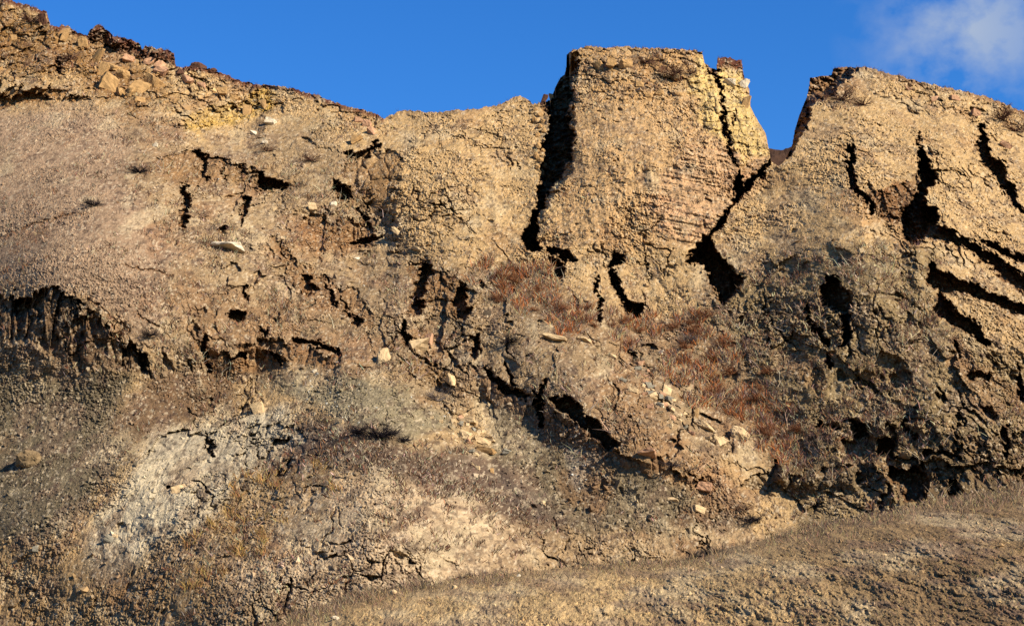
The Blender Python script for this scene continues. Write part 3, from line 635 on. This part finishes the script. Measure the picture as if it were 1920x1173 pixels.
RK = [
 (722,664,32,42,TAN,'tall pale sandstone slab leaning left above the bluish rubble',-18),
 (852,712,30,22,TAN,'squared pale rock sitting alone on the brown bank below the leaning slab',10),
 (786,645,40,18,TAN,'low pale rock outcrop just right of the leaning slab',12),
 (803,634,18,24,PINK,'pinkish upright rock at the right end of the low pale outcrop',5),
 (484,764,24,22,TAN,'pale angular rock at the top edge of the white clay bank',20),
 (428,460,58,15,WHITE,'long cream rock ledge lying below the small cracks on the left',0),
 (508,228,22,13,WHITE,'white flat rock high on the slope under the left skyline',-15),
 (474,249,15,12,WHITE,'small white rock just below and left of the white flat rock',5),
 (497,266,12,6,WHITE,'thin white chip lying lowest of the three white rocks',-10),
 (291,272,12,9,WHITE,'small pale rock alone on the smooth pinkish slope',0),
 (877,789,34,11,TAN,'narrow pale slab just above the stack of flagstones',8),
 (866,783,12,18,PINK,'small pinkish wedge at the left tip of the narrow slab',20),
 (873,815,24,16,TAN,'cream stone at the upper left of the flagstone stack',-20),
 (903,826,34,11,TAN,'flat cream flagstone in the middle of the stack',-16),
 (911,843,38,10,YEL,'lowest flat flagstone of the stack beside the dark brush',-10),
 (878,826,12,12,PINK,'small round stone tucked left of the flagstones',0),
 (1323,800,36,14,TAN,'flat pale slab at the upper left of the boulders by the rusty brush',-18),
 (1352,826,34,24,TAN,'knobbly cream boulder left of the largest one by the rusty brush',0),
 (1386,811,36,30,TAN,'largest rounded cream boulder beside the rusty brush',0),
 (1306,772,7,22,YEL,'thin upright stone standing above the flat pale slab',0),
 (1040,634,46,10,TAN,'long pale ledge sticking out of the slope under the golden brush',-14),
 (1026,628,18,12,TAN,'small cream block at the left end of the long pale ledge',-10),
 (1095,636,30,6,TAN,'thin pale strip of rock right of the long pale ledge',-8),
 (1215,845,36,16,PINK,'pinkish flat rock at the lower end of the long dark crack',-12),
 (1320,912,30,16,PINK,'pinkish rock half buried in the brown bank at lower right',-10),
 (1310,953,24,12,TAN,'pale flat stone on the talus below the pinkish half buried rock',-20),
 (1262,936,22,6,TAN,'thin pale flag on the talus left of the pale flat stone',0),
 (922,882,8,12,YEL,'small yellow stone on the dark brushy slope',0),
 (1018,942,11,13,TAN,'rounded buff stone alone on the lower talus',0),
 (1187,731,22,10,TAN,'pale low stone on the slope right of the dark cracks',-10),
 (1225,742,20,16,TAN,'buff block in the rubble patch left of the rusty brush',10),
 (1248,732,18,18,TAN,'tallest block in the rubble patch left of the rusty brush',-20),
 (1238,758,16,10,WHITE,'palest small stone at the foot of the rubble patch',0),
 (1215,722,16,12,GREY,'greyish stone at the top of the rubble patch',0),
 (1270,778,18,8,TAN,'small slab between the rubble patch and the thin upright stone',-12),
 (1190,660,12,8,TAN,'small pale stone beside the little black hole on the mid slope',0),
 (1240,660,10,9,WHITE,'small white stone at the upper edge of the rusty brush',0),
 (55,858,50,34,CLOD,'big brown earth clod sitting on the dark gravel at left',0),
 (66,1026,13,14,GREY,'grey stone near the left edge below the gravel',0),
 (205,1010,22,12,GREY,'grey slab at the foot of the white clay bank',-25),
 (216,1003,12,8,TAN,'small pale stone on the upper end of the grey slab',-10),
 (335,918,30,16,TAN,'pale overhanging rock in the middle of the white clay bank',15),
 (298,817,14,7,WHITE,'white chip at the upper left corner of the clay bank',0),
 (203,152,32,34,YEL,'yellow split boulder with a black gap on its left',-15),
 (229,138,26,22,YEL,'rounded yellow boulder right of the split boulder',10),
 (222,172,20,14,YEL,'small yellow block directly under the split boulder',-8),
 (247,172,18,18,YEL,'square yellow block at the foot of the left boulder pile',5),
 (262,160,30,30,YEL,'leaning yellow slab in the middle of the left boulder pile',-40),
 (284,154,34,26,YEL,'broad yellow slab at the right of the left boulder pile',-35),
 (213,126,26,12,YEL,'flat yellow block on top of the left boulder pile',-20),
 (180,105,16,40,YEL,'tall yellow slab standing under the left skyline blocks',-25),
 (122,62,14,26,YEL,'upright yellow rock poking through the soil at upper left',-15),
 (26,70,12,12,YEL,'small yellow stone near the upper left corner',0),
 (415,172,22,14,YEL,'buff boulder on the brushy slope left of the yellow cliff band',0),
 (280,115,20,14,PINK,'pinkish block below the skyline wall of brown soil',-20),
 (300,122,20,16,PINK,'second pinkish block under the brown soil wall, nearer the notch',-30),
 (240,110,22,12,PINK,'pinkish slab at the left foot of the brown soil wall',-10),
 (688,232,18,14,PINK,'pinkish block beside the crest where the left ridge ends',0),
 (1215,178,16,14,YEL,'round yellow boulder at left of the row under the flat top',0),
 (1236,174,20,18,YEL,'largest round boulder of the row under the flat top',0),
 (1272,176,16,12,YEL,'round boulder right of the largest one under the flat top',0),
 (1200,158,16,16,YEL,'yellow boulder above the row under the flat top',0),
 (1224,152,14,12,YEL,'small yellow boulder in front of the brown brush on the flat topped block',0),
 (1122,124,22,24,YEL,'upright yellow rock near the left corner of the flat topped block',15),
 (1145,118,18,18,YEL,'yellow rock right of the upright one near the top left corner',-10),
 (1172,120,24,16,YEL,'broad yellow rock in the middle of the top edge rubble',0),
 (1367,155,24,14,WHITE,'white rock under the brown cap of the narrow pillar',0),
 (1394,156,18,22,WHITE,'white rock bulging from the right side of the narrow pillar',-20),
 (1398,190,16,30,YEL,'yellow slab clinging to the right side of the narrow pillar',-15),
 (1752,186,20,12,PINK,'pinkish rock in the brown scar near the right skyline',10),
 (1790,184,22,9,PINK,'flat pinkish rock at the right end of the brown scar',-5),
 (1702,166,16,9,PINK,'pinkish rock at the upper left of the brown scar',-15),
 (1828,212,20,13,PINK,'pinkish block between the brown scar and the right edge brush',-20),
 (1885,272,24,10,PINK,'pinkish slab near the right edge below the dark brush',-38),
 (1018,182,11,26,BRN,'dark narrow rock standing in front of the big crevice at the skyline',-18),
 (1034,178,9,16,YEL,'small yellow rock balanced at the head of the big crevice',10),
 (371,114,30,30,BRN,'square brown earth block standing alone on the left skyline',0),
 (398,132,20,12,BRN,'small low brown clod of earth right of the lone square block',10),
 (82,36,18,22,BRN,'brown earth block at the step of the skyline near the upper left corner',0),
 (338,134,14,12,BRN,'small brown block of earth in the notch between wall and lone block',0),
 (156,78,20,22,YEL,'stubby yellow rock left of the tall yellow slab',10),
 (192,128,18,26,YEL,'narrow yellow rock above the split boulder',-20),
 (262,186,22,10,YEL,'low flat yellow block under the left boulder pile',-5),
 (304,134,26,20,PINK,'pinkish leaning block above the broad yellow slab',-38),
 (352,150,26,14,PINK,'pinkish slab below the lone square block on the skyline',-15),
 (378,160,18,12,PINK,'small pinkish stone right of the slab below the lone block',0),
 (440,186,22,12,YEL,'flat buff rock at the top of the yellow cliff band',-10),
 (462,206,18,26,YEL,'upright yellow block beside the thin crack in the cliff band',0),
 (492,196,16,24,YEL,'yellow block just right of the thin crack in the cliff band',5),
 (672,226,20,12,PINK,'pinkish flat stone left of where the left ridge ends',-20),
 (696,244,18,18,PINK,'pale pinkish block under the end of the left ridge',-10),
 (670,262,22,20,YEL,'yellow block above the dark hollow at the end of the left ridge',10),
 (625,381,15,11,WHITE,'white stone on the slope left of the dark crumbling gully, upper one',0),
 (585,386,16,14,TAN,'pale tan stone among grey twigs left of the upper white stone',10),
 (668,482,14,9,WHITE,'whitish stone under the brown cut in the middle of the slope',-10),
 (745,434,26,9,TAN,'long pale slab lying down the slope under the central tan face',-38),
 (782,466,24,7,TAN,'second long pale slab, lower along the foot of the central tan face',-25),
 (640,790,14,12,TAN,'small tan stone just above the big tangled dead shrub',0),
 (590,695,13,8,WHITE,'small pale chip on the grey ground above the bluish rubble',0),
 (1148,668,16,8,TAN,'small buff stone on the slope below the middle of the rusty gully',-12),
 (1700,850,24,14,CLOD,'brown clod on the dark broken slope above the lower right pit',0),
]
for (x, y, wp, hp, c, lab, tl) in RK:
    rd = 'round' in lab or 'clod' in lab
    nm = 'boulder' if wp >= 24 else 'rock'
    if 'clod' in lab or 'earth block' in lab: nm = 'earth_block'
    if x < 340 and 90 < y < 200: wp *= 1.1; hp *= 1.12
    o = rock(nm, x, y, wp, hp, c, lab, 'boulder' if nm == 'boulder' else ('earth block' if nm == 'earth_block' else 'rock'), tilt=tl,
         kind='round' if (rd or 'leaning left' in lab) else 'block', deep=0.55 if hp > wp * 1.3 else (0.9 if hp > 12 else 0.6), sink=0.42)
for i in range(34):
    r_ = random.Random(900 + i); x = 1232 + r_.gauss(0, 30); y = 748 + (x - 1232) * 0.75 + r_.gauss(0, 20)
    rock('rock', x, y, r_.uniform(7, 15), r_.uniform(5, 10), (TAN, PINK, GREY)[i % 3], 'small angular stone in the patch of rubble left of the rusty brush', 'rock', tilt=r_.uniform(-35, 10), group='stones of the rubble patch', seed=900 + i, sink=0.4)
for i in range(24):
    r_ = random.Random(1900 + i); x = 880 + r_.gauss(0, 34); y = 800 + (x - 880) * 0.3 + r_.gauss(0, 34)
    rock('rock', x, y, r_.uniform(6, 16), r_.uniform(4, 9), (TAN, GREY, TAN)[i % 3], 'small flat stone scattered on the brown bank round the flagstone stack', 'rock', tilt=r_.uniform(-30, 10), group='stones round the flagstones', seed=1900 + i, sink=0.4)
# knobbly yellow stones along the crevice edge, all alike
for i, (x, y) in enumerate([(1004,204),(1012,214),(1002,222),(1018,226),(1012,236),(1020,244),(1008,252),(1010,272),(1018,282),(1006,290),(1014,298),(1020,308),(1008,312),(1016,322)]):
    rock('rock', x, y, 11 + (i * 5) % 5, 10 + (i * 3) % 6, YEL, 'knobbly yellow stone in the column of stones edging the big crevice', 'rock', kind='round', group='stones edging the big crevice', seed=500 + i)
for i, (x, lab) in enumerate([(738,'pale stone on the grassy crest of the nearest slope, left of centre'),(628,'pale stone half hidden in grass near the left end of the nearest slope'),(852,'flat pale stone on the nearest slope crest right of the rounded one'),(972,'small white stone furthest right on the nearest crest')]):
    y = float(fcrest(x)) + (10, 30, 16, 8)[i]
    rock('rock', x, y, (15, 18, 12, 9)[i], (12, 10, 9, 7)[i], WHITE if i % 2 else TAN, lab, 'rock', surface=fsurf, kind='round')

# ------------------------------------------------------------------ loose debris (uncountable): clods and gravel
OCT = np.array([(1,0,0),(-1,0,0),(0,1,0),(0,-1,0),(0,0,1),(0,0,-1)], float)
OF = np.array([(0,2,4),(2,1,4),(1,3,4),(3,0,4),(2,0,5),(1,2,5),(3,1,5),(0,3,5)])
def debris(name, pos, size, colr, label_kind='stuff'):
    n = len(pos)
    V = OCT[None] * (0.5 + rng.random((n, 6, 1)) * 0.7) + rng.normal(size=(n, 6, 3)) * 0.22
    V = V * size[:, None, None] * (0.7 + 0.6 * rng.random((n, 1, 3)))
    a = rng.random(n) * 6.28; ca, sa = np.cos(a), np.sin(a)
    x = V[..., 0] * ca[:, None] - V[..., 2] * sa[:, None]; z = V[..., 0] * sa[:, None] + V[..., 2] * ca[:, None]
    V = np.stack([x, V[..., 1], z], -1) + pos[:, None, :]
    Fc = (OF[None] + (np.arange(n) * 6)[:, None, None]).reshape(-1, 3)
    c = np.repeat(colr, 6, 0)
    return tag(mesh_np(name, V.reshape(-1, 3), Fc, 3, M_debris, c), kind='stuff')
def scatter(n, wfun, x0=-280, x1=2200, y0=-20, y1=1200):
    x = rng.uniform(x0, x1, n); y = rng.uniform(y0, y1, n)
    ok = y > np.interp(x, pxs, cr) + 4
    x, y = x[ok], y[ok]
    keep = rng.random(len(x)) < wfun(x, y)
    return x[keep], y[keep]
nofis = 1 - fmask
wt = np.clip(0.16 + 1.0 * m_scree + 0.9 * m_talus + 0.5 * m_blue + 0.35 * m_olive + 0.35 * m_mid * sstep(0, 0.3, n1) + 0.3 * m_rub + 0.4*m_brown, 0, 1) * nofis
x, y = scatter(230000, lambda x, y: mval(wt, x, y) * 0.55)
p = surf(x, y); sz = 0.035 + 0.05 * rng.pareto(3.0, len(x)).clip(0, 3.5)
cc = surfcol(x, y) * (0.85 + 0.5 * rng.random((len(x), 1)))
debris('loose_rubble', p, sz, np.clip(cc, 0.01, 0.7))
x, y = scatter(26000, lambda x, y: mval(np.clip(m_rub * 0.8 + 0.12 * m_mid * sstep(0, 0.3, n2) + 0.15 * m_talus + 0.06 * m_pale1, 0, 1) * nofis, x, y))
debris('broken_rock', surf(x, y), 0.10 + 0.10 * rng.pareto(3.0, len(x)).clip(0, 2.5), np.clip(surfcol(x, y) * (0.7 + 0.7 * rng.random((len(x), 1))), 0.01, 0.7))
x, y = scatter(14000, lambda x, y: mval(m_white * 0.9 + m_blue * 0.25 + 0.02 * m_mid, x, y))
debris('white_gravel', surf(x, y), 0.04 + 0.05 * rng.random(len(x)), alb((226,220,200)) * (0.6 + 0.5 * rng.random((len(x), 1))))
x = rng.uniform(-200, 2150, 16000); y = fcrest(x) + rng.random(len(x)) * 300 + 3
fc_ = bil(fcol, x, y, fxs[0], fys[0], 1.8) * (0.85 + 0.5 * rng.random((len(x), 1)))
debris('foreground_rubble', fsurf(x, y), 0.025 + 0.03 * rng.pareto(3.0, len(x)).clip(0, 3), np.clip(fc_, 0.01, 0.7))

# ------------------------------------------------------------------ dry vegetation (uncountable)
def blades(name, pos, h, wd, colr, lean=0.5, down=0.0, seglean=None):
    n = len(pos)
    a = rng.random(n) * 2 * math.pi
    d = np.stack([np.cos(a), np.sin(a), np.zeros(n)], -1)
    ln = rng.normal(size=(n, 1)) * lean
    dirv = np.stack([rng.normal(size=n) * lean, -np.abs(rng.normal(size=n)) * lean * 0.6, np.ones(n)], -1)
    dirv /= np.linalg.norm(dirv, axis=1)[:, None]
    side = np.stack([np.ones(n), np.zeros(n), np.zeros(n)], -1) * 0.8 + rng.normal(size=(n, 3)) * 0.3
    side = np.cross(dirv, np.cross(side, dirv)); side /= np.linalg.norm(side, axis=1)[:, None] + 1e-6
    b = pos - np.array([0, 0, 0.03])
    mid = b + dirv * h[:, None] * 0.55
    bend = rng.normal(size=(n, 3)) * np.array([0.25, 0.15, 0.08]) * h[:, None]
    tip = b + dirv * h[:, None] + bend
    wv = side * wd[:, None] / 2
    V = np.stack([b - wv, b + wv, mid + wv * 0.8, mid - wv * 0.8, tip], 1)
    base = (np.arange(n) * 5)[:, None]
    Fc = np.concatenate([base + np.array([[0, 1, 2]]), base + np.array([[0, 2, 3]]), base + np.array([[3, 2, 4]])], 0)
    return tag(mesh_np(name, V.reshape(-1, 3), Fc, 3, M_veg, np.repeat(np.clip(colr, 0.01, 0.8), 5, 0)), kind='stuff')
def clumped(n, wfun, per, spread, **kw):
    x, y = scatter(n, wfun, **kw)
    k_ = rng.integers(max(1, per // 2), per * 2, len(x))
    x = np.repeat(x, k_) ; y = np.repeat(y, k_)
    x = x + rng.normal(size=len(x)) * spread; y = y + rng.normal(size=len(x)) * spread * 0.6
    ok = (y > np.interp(x, pxs, cr) + 1) & (mval(fmask, x, y) < 0.3)
    return x[ok], y[ok]
def jit(c, n, v=0.35): return alb(c) * (1 - v + 2 * v * rng.random((n, 1))) * (1 + 0.1 * rng.normal(size=(n, 3)))
pn = fbm(NX, NZ, 401, 0.18, 4)
litter = np.clip(0.25 + 1.2 * pn, 0, 1)
# grey-brown low brush over the slopes
x, y = clumped(34000, lambda x, y: mval(np.clip((0.75 * m_mid + 1.0 * m_olive + 1.6 * m_dark + 0.25 * m_butte + 0.25 * m_dome + 0.5 * m_gold + 0.25 * m_pale2 + 0.3 * m_yelL + 0.18) * litter * (1 - m_scree) * (1 - m_pale1 * .7), 0, 1), x, y), 9, 5)
n = len(x); c = np.where(rng.random((n, 1)) < 0.45, jit((108,84,68), n), np.where(rng.random((n, 1)) < 0.5, jit((158,112,78), n), jit((220,196,158), n)))
blades('low_dry_brush', surf(x, y), 0.16 + 0.28 * rng.random(n), 0.03 + 0.025 * rng.random(n), c, lean=0.8)
# rusty brush in the gully
x, y = clumped(14000, lambda x, y: mval(np.clip(m_rust * sstep(-0.45, 0.15, pn + 0.5 * n2), 0, 1), x, y), 40, 6)
n = len(x); t = rng.random((n, 1)); hue = (perlin(x / 26, y / 22, 3.3) * 0.5)[:, None]; c = np.where(t < 0.42 + hue, jit((200,122,68), n), np.where(t < 0.72 + 0.5 * hue, jit((128,106,96), n), jit((228,196,146), n)))
blades('rusty_brush', surf(x, y), 0.25 + 0.6 * rng.random(n), 0.028 + 0.022 * rng.random(n), c, lean=0.65)
# mauve brush lower in the gully and on the right slope
m_mauve = soft([(1340,640),(1450,720),(1560,760),(1600,840),(1500,870),(1400,820),(1330,720)], 20)
x, y = clumped(9000, lambda x, y: mval(m_mauve * litter + 0.22 * m_olive * litter, x, y), 22, 6)
n = len(x); t = rng.random((n, 1)); c = np.where(t < 0.45, jit((116,90,84), n), np.where(t < 0.75, jit((164,114,78), n), jit((160,136,108), n)))
blades('mauve_brush', surf(x, y), 0.3 + 0.5 * rng.random(n), 0.028 + 0.022 * rng.random(n), c, lean=0.65)
# golden and straw grass
m_gold2 = soft([(330,1010),(400,950),(480,885),(500,900),(420,980),(340,1040)], 10)
x, y = clumped(9000, lambda x, y: mval(np.clip(m_gold * litter * 1.2 + m_gold2, 0, 1), x, y), 20, 6)
n = len(x); t = rng.random((n, 1)); c = np.where(t < 0.6, jit((212,168,98), n), jit((150,106,70), n))
blades('golden_grass', surf(x, y), 0.25 + 0.4 * rng.random(n), 0.025 + 0.02 * rng.random(n), c, lean=0.55)
x, y = clumped(6500, lambda x, y: mval(np.clip(0.5 * m_rust + 0.35 * m_mid + 0.4 * m_olive + 0.25 * m_gold, 0, 1) * litter, x, y), 7, 8)
n = len(x); blades('straw_stalks', surf(x, y), 0.4 + 0.9 * rng.random(n), 0.024 + 0.014 * rng.random(n), jit((226,204,164), n), lean=1.1)
# brush on tops and along the skyline
m_top = soft([(1180,110),(1300,120),(1305,160),(1230,150),(1190,135)], 10) + soft([(1530,175),(1600,165),(1660,200),(1560,210)], 12) + soft([(1840,185),(2230,340),(2230,420),(1900,260)], 12) + soft([(40,60),(150,110),(170,130),(40,120)], 14)
x, y = clumped(5000, lambda x, y: mval(np.clip(m_top, 0, 1), x, y), 20, 6)
n = len(x); t = rng.random((n, 1)); c = np.where(t < 0.7, jit((142,96,72), n), jit((176,134,96), n))
blades('hilltop_brush', surf(x, y), 0.2 + 0.45 * rng.random(n), 0.018 + 0.018 * rng.random(n), c, lean=0.5)
xs_ = rng.uniform(-250, 2150, 9000); dens = np.interp(xs_, [-250,700,720,1060,1062,1320,1330,1395,1400,1530,1560,2150],[.5,.5,.25,.25,1,1,.8,.8,0,0,1,1]) * (0.25 + 1.4*np.clip(perlin(xs_/14,0.5,0.5),0,1))
xs_ = xs_[rng.random(len(xs_)) < dens]; n = len(xs_)
blades('crest_grass', surf(xs_, np.interp(xs_, pxs, cr) - 1 + rng.normal(size=n) * 1.2), 0.08 + 0.3 * rng.random(n) ** 2.5, 0.015 + 0.015 * rng.random(n), jit((130,90,62), n), lean=0.5)
# grass on the crest of the foreground slope
x = rng.uniform(-250, 2150, 30000); off = np.abs(rng.normal(size=len(x))) * (6 + 14 * np.clip(perlin(x / 50, 3.5, 0.5) + .4, 0, 1)) - 2
keep = rng.random(len(x)) < 0.35 + 0.6 * np.clip(perlin(x / 70, 1.5, 0.5) * 2, -0.4, 1) + 0.35 * ((x > 500) & (x < 800))
x = x[keep]; off = off[keep]; n = len(x)
c = np.where(rng.random((n, 1)) < 0.6, jit((192,162,120), n), jit((132,110,92), n))
blades('foreground_grass', fsurf(x, fcrest(x) + off), (0.10 + 0.34 * rng.random(n)) * (0.5 + np.clip(perlin(x / 22, 9.5, 0.5) + 0.5, 0, 1.2)), 0.016 + 0.014 * rng.random(n), c, lean=0.55)
x = rng.uniform(-250, 2150, 90000); yo = rng.random(len(x)) * 280
wv = fbm(x * 0.03, yo * 0.05, 5, 0.8, 3)
keep = rng.random(len(x)) < np.clip(0.25 + wv * 1.3, 0.03, 1); x = x[keep]; yo = yo[keep]; n = len(x)
c = np.where(rng.random((n, 1)) < 0.5, jit((124,100,84), n), jit((196,162,114), n))
blades('foreground_litter', fsurf(x, fcrest(x) + yo + 4), 0.07 + 0.15 * rng.random(n), 0.018 + 0.018 * rng.random(n), c, lean=1.2)

# ------------------------------------------------------------------ dead shrubs: bare twigs, one thing each
def shrub_mesh(seed, size, flat, nb, tint, thick=0.034):
    r = random.Random(seed); V = []; Fc = []
    def tube(a, b, ra, rb):
        d = (b - a); L_ = d.length
        if L_ < 1e-5: return
        q = d.to_track_quat('Z', 'Y').to_matrix(); i0 = len(V)
        for p_, rr in ((a, ra), (b, rb)):
            for k_ in range(3):
                an = k_ * 2.094; V.append(p_ + q @ Vector((math.cos(an) * rr, math.sin(an) * rr, 0)))
        for k_ in range(3):
            k2 = (k_ + 1) % 3
            Fc.append((i0 + k_, i0 + k2, i0 + 3 + k2)); Fc.append((i0 + k_, i0 + 3 + k2, i0 + 3 + k_))
    def grow(p_, d, ln, rad, lev):
        for s in range(3):
            d2 = (d + Vector((r.gauss(0, .22), r.gauss(0, .22), r.gauss(0, .15)))).normalized()
            q_ = p_ + d2 * ln / 3; tube(p_, q_, rad, rad * 0.75); p_, d, rad = q_, d2, rad * 0.75
            if lev > 0:
                for _ in range(2):
                    dd = (d + Vector((r.gauss(0, .7), r.gauss(0, .7), r.gauss(0, .45)))).normalized()
                    grow(p_, dd, ln * 0.55, rad * 0.7, lev - 1)
    for i in range(nb):
        a = r.uniform(0, 6.28); e = r.uniform(0.15, 1.0) * (1 - flat * 0.7)
        d = Vector((math.cos(a), math.sin(a) * 0.8, e)).normalized()
        grow(Vector((r.gauss(0, .05), r.gauss(0, .05), -0.05)), d, size * r.uniform(.45, .8), thick, 2)
    V = np.array([v[:] for v in V]); n = len(V)
    return V, np.array(Fc), np.clip(jit(tint, n, 0.25), 0.008, 0.6)
SH = {}
def shrub(x, y, wpx, kind, label, group=None, surface=surf, cat='shrub', name='dead_shrub'):
    if kind not in SH:
        spec = {'dark': [(1, 0.5, (52,44,44), 22)], 'rust': [(2, 0.2, (164,108,70), 16)], 'grey': [(3, 0.3, (140,124,112), 14)], 'fallen': [(4, 1.0, (84,72,66), 9)], 'brown': [(5, 0.2, (116,82,62), 13)]}[kind]
        SH[kind] = []
        for v in range(3):
            s0, flat, tint, nb = spec[0]
            V, fa, cc = shrub_mesh(s0 * 10 + v, 1.0, flat, nb, tint)
            o_ = mesh_np(name, V, fa, 3, M_veg, cc); SH[kind].append(o_.data); bpy.data.objects.remove(o_)
    p = Vector(surface(x, y)); s = wpx * p.y / F / 1.5
    me = SH[kind][random.randrange(3)]
    o = bpy.data.objects.new(name, me); COL.objects.link(o)
    p = Vector(surface(x, y)); s = wpx * p.y / F / 1.5
    o.location = p - p.normalized() * 0.25 * s; o.scale = (s, s, s * 0.9); o.rotation_euler = (0, 0, random.uniform(0, 6.28))
    tag(o, label, cat, group); return o
shrub(712, 818, 74, 'dark', 'big tangled black dead shrub above the pale mound')
shrub(672, 812, 46, 'dark', 'black dead shrub touching the left side of the big tangled one')
shrub(756, 826, 36, 'dark', 'smaller black dead shrub trailing right of the big tangled one')
shrub(1262, 872, 54, 'fallen', 'grey uprooted branches lying below the pinkish flat rock')
shrub(1290, 882, 34, 'fallen', 'forked dead branch at the right end of the uprooted branches')
shrub(262, 322, 40, 'dark', 'dark low shrub on the pinkish slope left of the brown scarp')
shrub(283, 628, 34, 'dark', 'mauve grey shrub just right of the big left scarp')
shrub(176, 384, 40, 'dark', 'low dark shrub in the middle of the smooth pinkish slope')
shrub(500, 282, 34, 'brown', 'brown shrub under the three white rocks')
shrub(820, 750, 50, 'grey', 'grey shrub on the brown bank above the narrow slab')
shrub(838, 735, 34, 'grey', 'pale grey shrub below the squared pale rock')
shrub(430, 790, 26, 'grey', 'pale grassy shrub at the top of the white clay bank')
shrub(1410, 975, 50, 'dark', 'dark twiggy shrub in the hollow above the nearest slope')
shrub(1395, 955, 30, 'brown', 'brown upright shrub behind the dark twiggy one in the hollow')
shrub(1290, 640, 46, 'grey', 'pale straw shrub in the middle of the rusty gully')
shrub(960, 640, 40, 'dark', 'dark shrub on the mid slope right of the small vertical crack')
shrub(585, 300, 36, 'brown', 'brown shrub right of the brown scarp near the upper slope')
shrub(1210, 118, 44, 'brown', 'dense brown shrub on the left of the flat top')
shrub(1262, 140, 52, 'brown', 'widest brown shrub on the flat topped block')
shrub(1296, 138, 34, 'brown', 'brown shrub by the right corner of the flat topped block')
shrub(1580, 186, 60, 'brown', 'wide brown shrub behind the shaded left corner of the right hill')
shrub(1620, 196, 44, 'brown', 'brown shrub right of the wide one on the right hill')
shrub(1880, 222, 60, 'brown', 'dark brown shrub on the right edge skyline')
shrub(1905, 244, 50, 'brown', 'lower dark brown shrub at the right edge under the skyline')
shrub(55, 40, 50, 'brown', 'brown shrub near the upper left corner')
shrub(130, 110, 44, 'brown', 'brown shrub above the cut left of the boulder pile')
for i in range(46):
    t = i / 46 * 5.999; k_ = int(t); fr = t - k_
    pts = [(930,515),(1010,545),(1110,600),(1230,610),(1330,650),(1400,730),(1480,830)]
    x = pts[k_][0] * (1-fr) + pts[k_+1][0] * fr + random.gauss(0, 24); y = pts[k_][1] * (1-fr) + pts[k_+1][1] * fr + random.gauss(0, 16)
    shrub(x, y, random.uniform(24, 42), 'rust', 'rusty orange dry shrub in the long band of brush down the gully', 'rusty shrubs in the gully')
for i, x in enumerate((1305, 1330, 1345)):
    shrub(x, float(fcrest(x)) + 4, (34, 40, 26)[i], 'dark', ('dark dead shrub at the left of three on the nearest crest', 'largest dark dead shrub of three on the nearest crest', 'dark dead shrub at the right of three on the nearest crest')[i], surface=fsurf)
